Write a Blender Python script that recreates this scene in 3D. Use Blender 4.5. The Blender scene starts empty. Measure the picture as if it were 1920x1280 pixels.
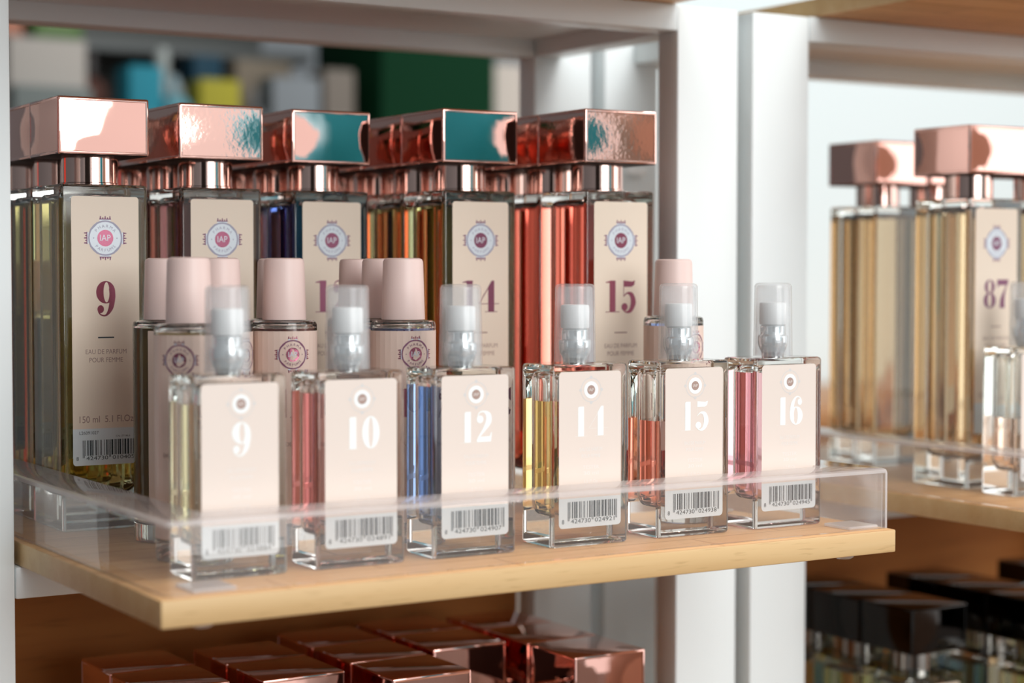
import bpy, bmesh, math, random
from mathutils import Vector, Matrix
PI = math.pi
C = bpy.context.scene.collection
SC = bpy.context.scene

# ------------------------------------------------------------------ camera
YAW, PITCH = 31.6204, 2.1757
cam = bpy.data.cameras.new('camera')
cam.sensor_width = 36.0
cam.lens = 3494.1 / 1920 * 36
cam.clip_start = 0.02
cam.clip_end = 60
cam.dof.use_dof = True
cam.dof.focus_distance = 0.815
cam.dof.aperture_fstop = 5.4
cam.dof.aperture_blades = 7
camo = bpy.data.objects.new('camera', cam)
C.objects.link(camo)
camo.location = (-0.23563, -0.61741, 0.11573)
camo.rotation_euler = (math.radians(90 - PITCH), 0, math.radians(-YAW))
SC.camera = camo

# ------------------------------------------------------------------ view / cycles quality
SC.view_settings.view_transform = 'Standard'
SC.view_settings.look = 'None'
SC.view_settings.exposure = 0.11
SC.view_settings.gamma = 1.0
SC.view_settings.use_curve_mapping = False
cy = SC.cycles
cy.use_denoising = True
cy.max_bounces = 28
cy.transmission_bounces = 26
cy.glossy_bounces = 8
cy.diffuse_bounces = 4
cy.transparent_max_bounces = 24
cy.volume_bounces = 0
cy.caustics_refractive = True
cy.caustics_reflective = True
cy.blur_glossy = 0.6
cy.sample_clamp_indirect = 6.0

# ------------------------------------------------------------------ world: the soft daylight of the shop
w = bpy.data.worlds.new('shop_daylight')
SC.world = w
w.use_nodes = True
nt = w.node_tree
nt.nodes.clear()
out = nt.nodes.new('ShaderNodeOutputWorld')
bg = nt.nodes.new('ShaderNodeBackground')
tc = nt.nodes.new('ShaderNodeTexCoord')
dot = nt.nodes.new('ShaderNodeVectorMath'); dot.operation = 'DOT_PRODUCT'
dot.inputs[1].default_value = Vector((0.80, -0.60, 0.22)).normalized()
rmp = nt.nodes.new('ShaderNodeValToRGB')
el = rmp.color_ramp.elements
el[0].position = 0.0; el[0].color = (0.10, 0.112, 0.12, 1)
el[1].position = 1.0; el[1].color = (1.0, 1.0, 1.0, 1)
e = el.new(0.45); e.color = (0.16, 0.175, 0.185, 1)
e = el.new(0.62); e.color = (0.42, 0.435, 0.445, 1)
e = el.new(0.8); e.color = (0.78, 0.80, 0.81, 1)
mr = nt.nodes.new('ShaderNodeMapRange')
mr.inputs['From Min'].default_value = -1; mr.inputs['From Max'].default_value = 1
nt.links.new(tc.outputs['Generated'], dot.inputs[0])
nt.links.new(dot.outputs['Value'], mr.inputs['Value'])
nt.links.new(mr.outputs['Result'], rmp.inputs['Fac'])
nt.links.new(rmp.outputs['Color'], bg.inputs['Color'])
bg.inputs['Strength'].default_value = 1.0
nt.links.new(bg.outputs['Background'], out.inputs['Surface'])


def area_light(name, loc, target, sx, sy, power, col=(1, 1, 1)):
    l = bpy.data.lights.new(name, 'AREA')
    l.shape = 'RECTANGLE'; l.size = sx; l.size_y = sy
    l.energy = power; l.color = col
    o = bpy.data.objects.new(name, l)
    C.objects.link(o)
    o.location = loc
    d = Vector(target) - Vector(loc)
    o.rotation_euler = d.to_track_quat('-Z', 'Y').to_euler()
    return o


area_light('window_daylight', (0.37, -2.6, 1.2), (0.3, 0.1, 0.05), 1.45, 2.1, 44, (0.985, 1.0, 0.995))
area_light('ceiling_lamp_panel', (0.9, -0.7, 1.9), (0.4, 0.2, 0), 1.2, 0.5, 18, (1.0, 0.98, 0.95))
area_light('right_fill_light', (3.1, -2.0, 0.5), (0.35, 0.1, 0.0), 1.9, 2.2, 15, (0.98, 1.0, 1.0))  # added soft fill from the front right, brightens the tester liquids
area_light('rear_ceiling_lamp_panel', (2.0, 0.7, 1.9), (2.0, 1.5, 0), 0.8, 0.6, 12, (1.0, 0.98, 0.95))

# ------------------------------------------------------------------ materials
def principled(name, col, rough=0.5, metal=0.0, **kw):
    m = bpy.data.materials.new(name)
    m.use_nodes = True
    b = m.node_tree.nodes['Principled BSDF']
    b.inputs['Base Color'].default_value = (*col, 1)
    b.inputs['Roughness'].default_value = rough
    b.inputs['Metallic'].default_value = metal
    for k, v in kw.items():
        b.inputs[k].default_value = v
    return m


def add_bump(m, scale, strength, dist=0.001, detail=2, stretch=(1, 1, 1), rnd=False):
    nt = m.node_tree
    b = nt.nodes['Principled BSDF']
    tc = nt.nodes.new('ShaderNodeTexCoord')
    mp = nt.nodes.new('ShaderNodeMapping')
    mp.inputs['Scale'].default_value = stretch
    nz = nt.nodes.new('ShaderNodeTexNoise')
    nz.inputs['Scale'].default_value = scale
    nz.inputs['Detail'].default_value = detail
    bp = nt.nodes.new('ShaderNodeBump')
    bp.inputs['Strength'].default_value = strength
    bp.inputs['Distance'].default_value = dist
    nt.links.new(tc.outputs['Object'], mp.inputs['Vector'])
    if rnd:
        oi = nt.nodes.new('ShaderNodeObjectInfo')
        mu = nt.nodes.new('ShaderNodeMath'); mu.operation = 'MULTIPLY'; mu.inputs[1].default_value = 7.0
        nt.links.new(oi.outputs['Random'], mu.inputs[0])
        cb = nt.nodes.new('ShaderNodeCombineXYZ')
        for i in range(3):
            nt.links.new(mu.outputs[0], cb.inputs[i])
        nt.links.new(cb.outputs[0], mp.inputs['Location'])
    nt.links.new(mp.outputs['Vector'], nz.inputs['Vector'])
    nt.links.new(nz.outputs['Fac'], bp.inputs['Height'])
    nt.links.new(bp.outputs['Normal'], b.inputs['Normal'])
    return m


def varied(name, c1, c2, scale, rough=0.5, stretch=(1, 1, 1)):
    m = principled(name, c1, rough)
    nt = m.node_tree
    b = nt.nodes['Principled BSDF']
    tc = nt.nodes.new('ShaderNodeTexCoord')
    mp = nt.nodes.new('ShaderNodeMapping')
    mp.inputs['Scale'].default_value = stretch
    nz = nt.nodes.new('ShaderNodeTexNoise')
    nz.inputs['Scale'].default_value = scale
    nz.inputs['Detail'].default_value = 4
    mx = nt.nodes.new('ShaderNodeMix'); mx.data_type = 'RGBA'
    mx.inputs[6].default_value = (*c1, 1); mx.inputs[7].default_value = (*c2, 1)
    nt.links.new(tc.outputs['Object'], mp.inputs['Vector'])
    nt.links.new(mp.outputs['Vector'], nz.inputs['Vector'])
    nt.links.new(nz.outputs['Fac'], mx.inputs[0])
    nt.links.new(mx.outputs[2], b.inputs['Base Color'])
    return m


def wood(name, light, dark, pore, scale=1.0, along='X', staves=True, rough=0.45):
    """beech: long soft grain, short dark pores, faint glued staves"""
    m = principled(name, light, rough)
    nt = m.node_tree
    N, L = nt.nodes, nt.links
    b = N['Principled BSDF']
    tc = N.new('ShaderNodeTexCoord')
    st = (6, 120, 120) if along == 'X' else (120, 6, 120)
    mp = N.new('ShaderNodeMapping'); mp.inputs['Scale'].default_value = [s * scale for s in st]
    L.new(tc.outputs['Object'], mp.inputs['Vector'])
    nz = N.new('ShaderNodeTexNoise'); nz.inputs['Scale'].default_value = 1.0; nz.inputs['Detail'].default_value = 5
    L.new(mp.outputs['Vector'], nz.inputs['Vector'])
    cr = N.new('ShaderNodeValToRGB')
    cr.color_ramp.elements[0].position = 0.3; cr.color_ramp.elements[0].color = (*dark, 1)
    cr.color_ramp.elements[1].position = 0.7; cr.color_ramp.elements[1].color = (*light, 1)
    L.new(nz.outputs['Fac'], cr.inputs['Fac'])
    st2 = (60, 900, 900) if along == 'X' else (900, 60, 900)
    mp2 = N.new('ShaderNodeMapping'); mp2.inputs['Scale'].default_value = [s * scale for s in st2]
    L.new(tc.outputs['Object'], mp2.inputs['Vector'])
    n2 = N.new('ShaderNodeTexNoise'); n2.inputs['Scale'].default_value = 1.0; n2.inputs['Detail'].default_value = 2
    L.new(mp2.outputs['Vector'], n2.inputs['Vector'])
    cr2 = N.new('ShaderNodeValToRGB')
    cr2.color_ramp.elements[0].position = 0.60; cr2.color_ramp.elements[0].color = (0, 0, 0, 1)
    cr2.color_ramp.elements[1].position = 0.70; cr2.color_ramp.elements[1].color = (1, 1, 1, 1)
    L.new(n2.outputs['Fac'], cr2.inputs['Fac'])
    mul = N.new('ShaderNodeMath'); mul.operation = 'MULTIPLY'; mul.inputs[1].default_value = 0.55
    L.new(cr2.outputs['Color'], mul.inputs[0])
    mx = N.new('ShaderNodeMix'); mx.data_type = 'RGBA'
    L.new(mul.outputs[0], mx.inputs[0])
    L.new(cr.outputs['Color'], mx.inputs[6])
    mx.inputs[7].default_value = (*pore, 1)
    last = mx.outputs[2]
    if staves:
        bk = N.new('ShaderNodeTexBrick')
        bk.inputs['Scale'].default_value = 1.0
        bk.inputs['Brick Width'].default_value = 0.10
        bk.inputs['Row Height'].default_value = 0.024
        bk.inputs['Mortar Size'].default_value = 0.0006
        bk.inputs['Color1'].default_value = (1, 1, 1, 1)
        bk.inputs['Color2'].default_value = (0.86, 0.82, 0.78, 1)
        bk.inputs['Mortar'].default_value = (0.68, 0.58, 0.5, 1)
        mp3 = N.new('ShaderNodeMapping')
        mp3.inputs['Rotation'].default_value = (0, 0, 0 if along == 'X' else PI / 2)
        L.new(tc.outputs['Object'], mp3.inputs['Vector'])
        L.new(mp3.outputs['Vector'], bk.inputs['Vector'])
        m2 = N.new('ShaderNodeMix'); m2.data_type = 'RGBA'; m2.blend_type = 'MULTIPLY'
        m2.inputs[0].default_value = 1.0
        L.new(last, m2.inputs[6]); L.new(bk.outputs['Color'], m2.inputs[7])
        last = m2.outputs[2]
    L.new(last, b.inputs['Base Color'])
    return m


def glass_mat(name, ior=1.5, tint=(1, 1, 1)):
    m = bpy.data.materials.new(name); m.use_nodes = True
    nt = m.node_tree; nt.nodes.clear()
    o = nt.nodes.new('ShaderNodeOutputMaterial')
    g = nt.nodes.new('ShaderNodeBsdfGlass')
    g.inputs['Color'].default_value = (*tint, 1)
    g.inputs['Roughness'].default_value = 0.0
    g.inputs['IOR'].default_value = ior
    nt.links.new(g.outputs[0], o.inputs['Surface'])
    return m


def liquid_mat(name, col, density):
    """sides: liquid against glass (ratio of the two indices); the free surface: liquid against air"""
    m = glass_mat(name, 1.36)
    nt = m.node_tree
    g = [n for n in nt.nodes if n.type == 'BSDF_GLASS'][0]
    o = [n for n in nt.nodes if n.type == 'OUTPUT_MATERIAL'][0]
    at = nt.nodes.new('ShaderNodeAttribute'); at.attribute_name = 'free_surface'
    mr = nt.nodes.new('ShaderNodeMapRange')
    mr.inputs['To Min'].default_value = 1.36 / 1.5; mr.inputs['To Max'].default_value = 1.36
    nt.links.new(at.outputs['Fac'], mr.inputs['Value'])
    nt.links.new(mr.outputs['Result'], g.inputs['IOR'])
    v = nt.nodes.new('ShaderNodeVolumeAbsorption')
    v.inputs['Color'].default_value = (*col, 1)
    v.inputs['Density'].default_value = density
    nt.links.new(v.outputs[0], o.inputs['Volume'])
    return m


def clear_plastic(name, haze, col, rough=0.0, trans_col=(1, 1, 1), gloss=1.0):
    """thin clear plastic sheet: see-through, a little milky, mirror-like at a slant"""
    m = bpy.data.materials.new(name); m.use_nodes = True
    nt = m.node_tree; nt.nodes.clear()
    o = nt.nodes.new('ShaderNodeOutputMaterial')
    t = nt.nodes.new('ShaderNodeBsdfTransparent'); t.inputs['Color'].default_value = (*trans_col, 1)
    d = nt.nodes.new('ShaderNodeBsdfDiffuse'); d.inputs['Color'].default_value = (*col, 1)
    g = nt.nodes.new('ShaderNodeBsdfGlossy'); g.inputs['Roughness'].default_value = rough
    tl = nt.nodes.new('ShaderNodeBsdfTranslucent'); tl.inputs['Color'].default_value = (*col, 1)
    f = nt.nodes.new('ShaderNodeFresnel')
    ge = nt.nodes.new('ShaderNodeNewGeometry')
    ir = nt.nodes.new('ShaderNodeMapRange')
    ir.inputs['To Min'].default_value = 1.45; ir.inputs['To Max'].default_value = 1 / 1.45
    nt.links.new(ge.outputs['Backfacing'], ir.inputs['Value']); nt.links.new(ir.outputs['Result'], f.inputs['IOR'])
    fm = nt.nodes.new('ShaderNodeMath'); fm.operation = 'MULTIPLY'; fm.inputs[1].default_value = gloss
    nt.links.new(f.outputs[0], fm.inputs[0])
    a = nt.nodes.new('ShaderNodeMixShader'); a.inputs[0].default_value = 0.5
    nt.links.new(d.outputs[0], a.inputs[1]); nt.links.new(tl.outputs[0], a.inputs[2])
    mx = nt.nodes.new('ShaderNodeMixShader'); mx.inputs[0].default_value = haze
    nt.links.new(t.outputs[0], mx.inputs[1]); nt.links.new(a.outputs[0], mx.inputs[2])
    m2 = nt.nodes.new('ShaderNodeMixShader')
    nt.links.new(fm.outputs[0], m2.inputs[0])
    nt.links.new(mx.outputs[0], m2.inputs[1]); nt.links.new(g.outputs[0], m2.inputs[2])
    nt.links.new(m2.outputs[0], o.inputs['Surface'])
    return m


M = {}
M['white_metal'] = principled('white_painted_metal', (0.85, 0.90, 0.905), 0.35)
M['beech'] = wood('beech_board', (0.82, 0.50, 0.24), (0.72, 0.40, 0.17), (0.42, 0.24, 0.11))
M['beech_edge'] = wood('beech_edge_band', (0.72, 0.50, 0.25), (0.66, 0.42, 0.19), (0.50, 0.31, 0.13), staves=False)
M['panel_wood'] = wood('brown_panel_wood', (0.42, 0.165, 0.045), (0.32, 0.11, 0.028), (0.2, 0.08, 0.02), 0.4, staves=False, rough=0.7)
M['panel_wood'].node_tree.nodes['Principled BSDF'].inputs['Specular IOR Level'].default_value = 0.15
M['glass'] = glass_mat('bottle_glass', 1.5, (0.985, 0.995, 0.985))
M['rose_gold'] = add_bump(principled('rose_gold_mirror', (0.93, 0.54, 0.46), 0.03, 1.0), 90, 0.10, 0.0005, 1, (1, 1, 1), True)
M['rose_gold_film'] = add_bump(principled('rose_gold_film_wrapped', (0.93, 0.58, 0.50), 0.07, 1.0), 420, 0.16, 0.0003, 3, (1, 1, 1), True)
M['rose_collar'] = principled('rose_gold_collar', (0.93, 0.64, 0.56), 0.08, 1.0)
M['black_cap'] = principled('gunmetal_cap', (0.055, 0.052, 0.05), 0.06, 1.0)
M['dark_collar'] = principled('dark_chrome_collar', (0.55, 0.52, 0.48), 0.12, 1.0)
M['cap_inside'] = principled('black_cap_inside', (0.012, 0.010, 0.010), 0.5)
M['pink_plastic'] = principled('matte_pink_plastic', (0.87, 0.66, 0.61), 0.42)
M['paper'] = principled('beige_label_paper', (0.86, 0.73, 0.60), 0.40)
M['tester_paper'] = principled('pale_label_paper', (0.81, 0.71, 0.645), 0.4)
M['round_paper'] = principled('pink_beige_label_paper', (0.84, 0.65, 0.56), 0.4)
M['barcode_ground'] = principled('pale_blue_barcode_ground', (0.74, 0.81, 0.84), 0.45)
M['ink'] = principled('dark_ink', (0.02, 0.035, 0.045), 0.5)
M['brown_ink'] = principled('brown_ink', (0.36, 0.23, 0.20), 0.5)
M['plum_foil'] = principled('plum_foil', (0.42, 0.13, 0.20), 0.22, 0.75)
M['plum_dark'] = principled('plum_print', (0.24, 0.08, 0.16), 0.4)
M['silver_foil'] = principled('pale_silver_foil', (0.74, 0.80, 0.86), 0.3, 0.1)
M['grey_print'] = principled('grey_violet_print', (0.38, 0.37, 0.48), 0.4)
M['white_foil'] = principled('white_foil', (0.93, 0.97, 0.97), 0.3)
M['faint_print'] = principled('faint_silver_print', (0.84, 0.80, 0.77), 0.35)
M['faint_ring'] = principled('faint_grey_ring', (0.70, 0.68, 0.67), 0.35)
M['taupe'] = principled('taupe_print', (0.42, 0.29, 0.25), 0.4)
M['silver'] = principled('polished_silver', (0.86, 0.89, 0.90), 0.10, 1.0)
M['white_plastic'] = principled('white_plastic', (0.90, 0.91, 0.91), 0.3)
M['tube'] = principled('dip_tube_plastic', (0.80, 0.78, 0.76), 0.3)
M['overcap'] = clear_plastic('frosted_overcap', 0.22, (0.90, 0.93, 0.95), 0.12, (1, 1, 1), 0.8)
M['acrylic'] = clear_plastic('clear_acrylic', 0.06, (0.93, 0.88, 0.88), 0.02, (0.99, 0.985, 0.985), 1.0)  # pinkish haze paints in the sheet's soft reflections and flare
M['acrylic_edge'] = clear_plastic('frosted_edge_and_highlight', 0.5, (0.97, 0.93, 0.94), 0.15)  # also paints the highlight down the guard's right corner
M['acrylic_lip'] = clear_plastic('milky_acrylic_lip', 0.20, (0.90, 0.82, 0.82), 0.05)
M['pad'] = clear_plastic('translucent_pad', 0.6, (0.92, 0.93, 0.95), 0.2)
M['screw'] = principled('grey_rubber', (0.25, 0.26, 0.27), 0.6)
LIQ = {
    '9': liquid_mat('pale_yellow_perfume', (0.86, 0.78, 0.26), 46),
    '10': liquid_mat('coral_pink_perfume', (0.80, 0.32, 0.34), 52),
    '12': liquid_mat('blue_perfume', (0.06, 0.28, 0.80), 62),
    '14': liquid_mat('olive_golden_perfume', (0.84, 0.78, 0.28), 50),
    '15': liquid_mat('orange_red_perfume', (1.0, 0.40, 0.26), 75),
    '16': liquid_mat('rose_pink_perfume', (1.0, 0.33, 0.42), 60),
    'peach': liquid_mat('peach_perfume', (1.0, 0.70, 0.48), 30),
    'olive': liquid_mat('olive_brown_perfume', (0.78, 0.60, 0.34), 52),
    'petrol': liquid_mat('petrol_blue_perfume', (0.10, 0.45, 0.60), 60),
    'lime': liquid_mat('pale_green_perfume', (0.85, 0.92, 0.45), 30),
}

LIQ.update({
    't9': liquid_mat('faint_yellow_perfume', (0.96, 0.87, 0.40), 34),
    't10': liquid_mat('coral_perfume', (0.97, 0.32, 0.30), 52),
    't12': liquid_mat('clear_blue_perfume', (0.07, 0.38, 0.80), 52),
    't14': liquid_mat('light_golden_perfume', (0.98, 0.78, 0.22), 60),
    't15': liquid_mat('light_orange_perfume', (1.0, 0.42, 0.24), 62),
    't16': liquid_mat('light_rose_perfume', (1.0, 0.36, 0.46), 48)})

# ------------------------------------------------------------------ mesh helpers
def mesh_obj(name, bm, mats, parent=None, smooth=None, loc=(0, 0, 0)):
    me = bpy.data.meshes.new(name)
    bm.normal_update()
    bm.to_mesh(me); bm.free()
    if not isinstance(mats, (list, tuple)):
        mats = [mats]
    for m in mats:
        me.materials.append(m)
    if smooth is not None:
        me.polygons.foreach_set('use_smooth', [True] * len(me.polygons))
        try:
            me.set_sharp_from_angle(angle=math.radians(smooth))
        except Exception:
            pass
        if name in ('glass_body', 'liquid'):          # the wide flat walls stay truly flat
            for p in me.polygons:
                if p.area > 5e-4: p.use_smooth = False
    o = bpy.data.objects.new(name, me)
    C.objects.link(o)
    o.location = loc
    if parent is not None:
        o.parent = parent
    return o


def tag(o, label=None, cat=None, group=None, kind=None):
    if label: o['label'] = label
    if cat: o['category'] = cat
    if group: o['group'] = group
    if kind: o['kind'] = kind
    return o


def empty(name, loc=(0, 0, 0), label=None, cat=None, group=None):
    o = bpy.data.objects.new(name, None)
    o.empty_display_size = 0.01
    C.objects.link(o)
    o.location = loc
    return tag(o, label, cat, group)


def copy_tree(o, loc, label, group=None, rotz=None, skip=(), swap=None):
    r = o.copy(); C.objects.link(r)
    r.location = loc
    if rotz is not None: r.rotation_euler = (0, 0, rotz)
    r['label'] = label
    if group: r['group'] = group
    for ch in list(o.children):
        if ch.name.split('.')[0] in skip: continue
        c = ch.copy(); C.objects.link(c); c.parent = r
        if swap and ch.name.split('.')[0] in swap:
            c.data = swap[ch.name.split('.')[0]]
        for g in list(ch.children):
            d = g.copy(); C.objects.link(d); d.parent = c
    return r


def box(bm, x0, x1, y0, y1, z0, z1, mi=0, bev=0.0, seg=2):
    r = bmesh.ops.create_cube(bm, size=1)
    vs = r['verts']
    for v in vs:
        v.co = Vector(((x0 + x1) / 2 + v.co.x * (x1 - x0), (y0 + y1) / 2 + v.co.y * (y1 - y0), (z0 + z1) / 2 + v.co.z * (z1 - z0)))
    fs = list({f for v in vs for f in v.link_faces})
    if bev > 0:
        es = list({e for v in vs for e in v.link_edges})
        rb = bmesh.ops.bevel(bm, geom=es, offset=bev, segments=seg, profile=0.5, affect='EDGES', clamp_overlap=True)
        fs = list(set([f for f in fs if f.is_valid] + rb['faces']))
    for f in fs:
        f.material_index = mi
    return fs


def rrect(hx, hy, r, n=4):
    r = max(min(r, hx - 1e-6, hy - 1e-6), 1e-6)
    pts = []
    for cx, cy, a0 in ((hx - r, hy - r, 0), (-hx + r, hy - r, 90), (-hx + r, -hy + r, 180), (hx - r, -hy + r, 270)):
        for i in range(n + 1):
            a = math.radians(a0 + 90 * i / n)
            pts.append((cx + r * math.cos(a), cy + r * math.sin(a)))
    return pts


def stack(bm, rings, cap0=True, cap1=True, mi=0, flip=False, capmi=None):
    """rings: list of (z, [(x, y) ...]) with equal counts, counter-clockwise, going up"""
    loops = [[bm.verts.new((x, y, z)) for x, y in pts] for z, pts in rings]
    fs = []
    n = len(loops[0])
    for a, b in zip(loops, loops[1:]):
        for i in range(n):
            j = (i + 1) % n
            fs.append(bm.faces.new((a[i], a[j], b[j], b[i])))
    top = bot = None
    if cap0:
        bot = bm.faces.new(list(reversed(loops[0]))); fs.append(bot)
    if cap1:
        top = bm.faces.new(loops[-1]); fs.append(top)
    for f in fs:
        f.material_index = mi
    if flip:
        for f in fs: f.normal_flip()
    return fs, top, bot


def circle(r, n=32):
    return [(r * math.cos(2 * PI * i / n), r * math.sin(2 * PI * i / n)) for i in range(n)]


def lathe(bm, prof, n=40, cap0=True, cap1=True, mi=0, flip=False):
    return stack(bm, [(z, circle(max(r, 1e-5), n)) for r, z in prof], cap0, cap1, mi, flip)


# ------------------------------------------------------------------ flat print: text, numerals, emblem, barcode
def fill_loops(loops):
    cu = bpy.data.curves.new('tmp', 'CURVE'); cu.dimensions = '2D'; cu.fill_mode = 'BOTH'
    for lp in loops:
        sp = cu.splines.new('POLY'); sp.points.add(len(lp) - 1)
        for i, (x, y) in enumerate(lp):
            sp.points[i].co = (x * 100, y * 100, 0, 1)
        sp.use_cyclic_u = True
    o = bpy.data.objects.new('tmp', cu)
    me = o.to_mesh()
    V = [(v.co.x / 100, v.co.y / 100) for v in me.vertices]
    F = [tuple(p.vertices) for p in me.polygons]
    o.to_mesh_clear()
    bpy.data.objects.remove(o); bpy.data.curves.remove(cu)
    return V, F


_tc = {}
def text_shape(s):
    """unit-height flat text from the built-in face; returns verts, faces, width"""
    if s in _tc: return _tc[s]
    cu = bpy.data.curves.new('tmp', 'FONT'); cu.body = s; cu.size = 1.0; cu.resolution_u = 3
    o = bpy.data.objects.new('tmp', cu); C.objects.link(o)
    bpy.context.view_layer.update()
    me = o.to_mesh()
    V = [(v.co.x, v.co.y) for v in me.vertices]
    F = [tuple(p.vertices) for p in me.polygons]
    o.to_mesh_clear()
    bpy.data.objects.remove(o); bpy.data.curves.remove(cu)
    xs = [v[0] for v in V] or [0]
    V = [(x - min(xs), y) for x, y in V]
    _tc[s] = (V, F, max(xs) - min(xs))
    return _tc[s]


def ell(cx, cy, rx, ry, n=36, a0=0, a1=360):
    return [(cx + rx * math.cos(math.radians(a0 + (a1 - a0) * i / n)), cy + ry * math.sin(math.radians(a0 + (a1 - a0) * i / n))) for i in range(n)]


def stroke(pts, ws, n=10):
    """closed outline of a Catmull-Rom line with a width at each point"""
    P, W = [], []
    ext = [pts[0]] + list(pts) + [pts[-1]]
    for k in range(1, len(ext) - 2):
        p0, p1, p2, p3 = ext[k - 1:k + 3]
        for i in range(n):
            t = i / n
            P.append(tuple(0.5 * (2 * b + (c - a) * t + (2 * a - 5 * b + 4 * c - d) * t * t + (-a + 3 * b - 3 * c + d) * t ** 3) for a, b, c, d in zip(p0, p1, p2, p3)))
            W.append(ws[k - 1] * (1 - t) + ws[k] * t)
    P.append(tuple(pts[-1])); W.append(ws[-1])
    Lf, Rt = [], []
    for i, (x, y) in enumerate(P):
        a = P[max(i - 1, 0)]; b = P[min(i + 1, len(P) - 1)]
        dx, dy = b[0] - a[0], b[1] - a[1]
        l = math.hypot(dx, dy) or 1
        nx, ny = -dy / l, dx / l
        Lf.append((x + nx * W[i] / 2, y + ny * W[i] / 2)); Rt.append((x - nx * W[i] / 2, y - ny * W[i] / 2))
    return Lf + Rt[::-1]


def digit(ch, h=0.022):
    """fat-face numerals: heavy stems, hairline joins. returns pieces [(loops)], width (height 1)"""
    if ch == '1':
        return [[[(0.16, 0.0), (0.40, 0.0), (0.40, 1.0), (0.20, 1.0), (0.16, 0.965)]], [[(0.0, 0), (0.56, 0), (0.56, h), (0.0, h)]],
                *([[[(0.0, 0.93), (0.0, 0.955), (0.2, 1.0), (0.2, 0.93)]]] if h > 0.01 else [])], 0.56
    if ch == '0':
        return [[ell(0.31, 0.5, 0.31, 0.51), ell(0.31, 0.5, 0.085, 0.475)]], 0.62
    if ch == '9' or ch == '6':
        ps = [[ell(0.31, 0.68, 0.305, 0.33), ell(0.335, 0.68, 0.095, 0.295)],
              [stroke([(0.50, 0.80), (0.525, 0.55), (0.47, 0.22), (0.32, 0.01), (0.15, 0.02), (0.075, 0.12)], [0.18, 0.19, 0.15, 0.055, 0.035, 0.05])],
              [ell(0.145, 0.185, 0.105, 0.115)]]
        if ch == '6':
            ps = [[[(0.62 - x, 1.0 - y) for x, y in lp] for lp in p] for p in ps]
        return ps, 0.62
    if ch == '2':
        return [[ell(0.145, 0.74, 0.125, 0.125)],
                [stroke([(0.05, 0.80), (0.12, 0.955), (0.30, 0.985), (0.46, 0.87), (0.47, 0.66), (0.30, 0.40), (0.06, 0.12)], [0.03, 0.04, 0.055, 0.20, 0.22, 0.12, 0.03])],
                [[(0.02, 0.0), (0.56, 0.0), (0.60, 0.30), (0.565, 0.30), (0.52, 0.18), (0.10, 0.17), (0.02, 0.09)]]], 0.60
    if ch == '4':
        return [[[(0.36, h), (0.60, h), (0.60, 1.0), (0.50, 1.0), (0.36, 0.80)]],
                [stroke([(0.52, 0.985), (0.26, 0.62), (0.0, 0.27)], [h * 1.6] * 3)],
                [[(0.0, 0.255), (0.78, 0.255), (0.78, 0.255 + h), (0.0, 0.255 + h)]],
                [[(0.24, 0), (0.72, 0), (0.72, h), (0.24, h)]]], 0.78
    if ch == '5':
        return [[[(0.09, 0.80), (0.42, 0.80), (0.53, 0.86), (0.56, 1.0), (0.535, 1.0), (0.45, 0.97), (0.09, 1.0)]],
                [[(0.09, 0.48), (0.09 + h, 0.48), (0.09 + h, 0.99), (0.09, 0.99)]],
                [stroke([(0.09, 0.49), (0.24, 0.60), (0.42, 0.54), (0.49, 0.30), (0.38, 0.06), (0.20, 0.0), (0.07, 0.10)], [h, 0.05, 0.16, 0.21, 0.14, 0.04, 0.05])],
                [ell(0.135, 0.165, 0.125, 0.12)]], 0.60
    if ch == '8':
        return [[ell(0.31, 0.75, 0.26, 0.25), ell(0.31, 0.75, 0.09, 0.225)], [ell(0.31, 0.27, 0.31, 0.275), ell(0.31, 0.27, 0.10, 0.245)]], 0.62
    if ch == '7':
        return [[[(0.0, 1.0), (0.0, 0.70), (0.03, 0.70), (0.07, 0.80), (0.52, 0.80), (0.58, 0.92), (0.58, 1.0)]],
                [stroke([(0.56, 0.93), (0.40, 0.62), (0.28, 0.30), (0.27, 0.0)], [0.03, 0.08, 0.22, 0.26])]], 0.60
    return [], 0.5


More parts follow.
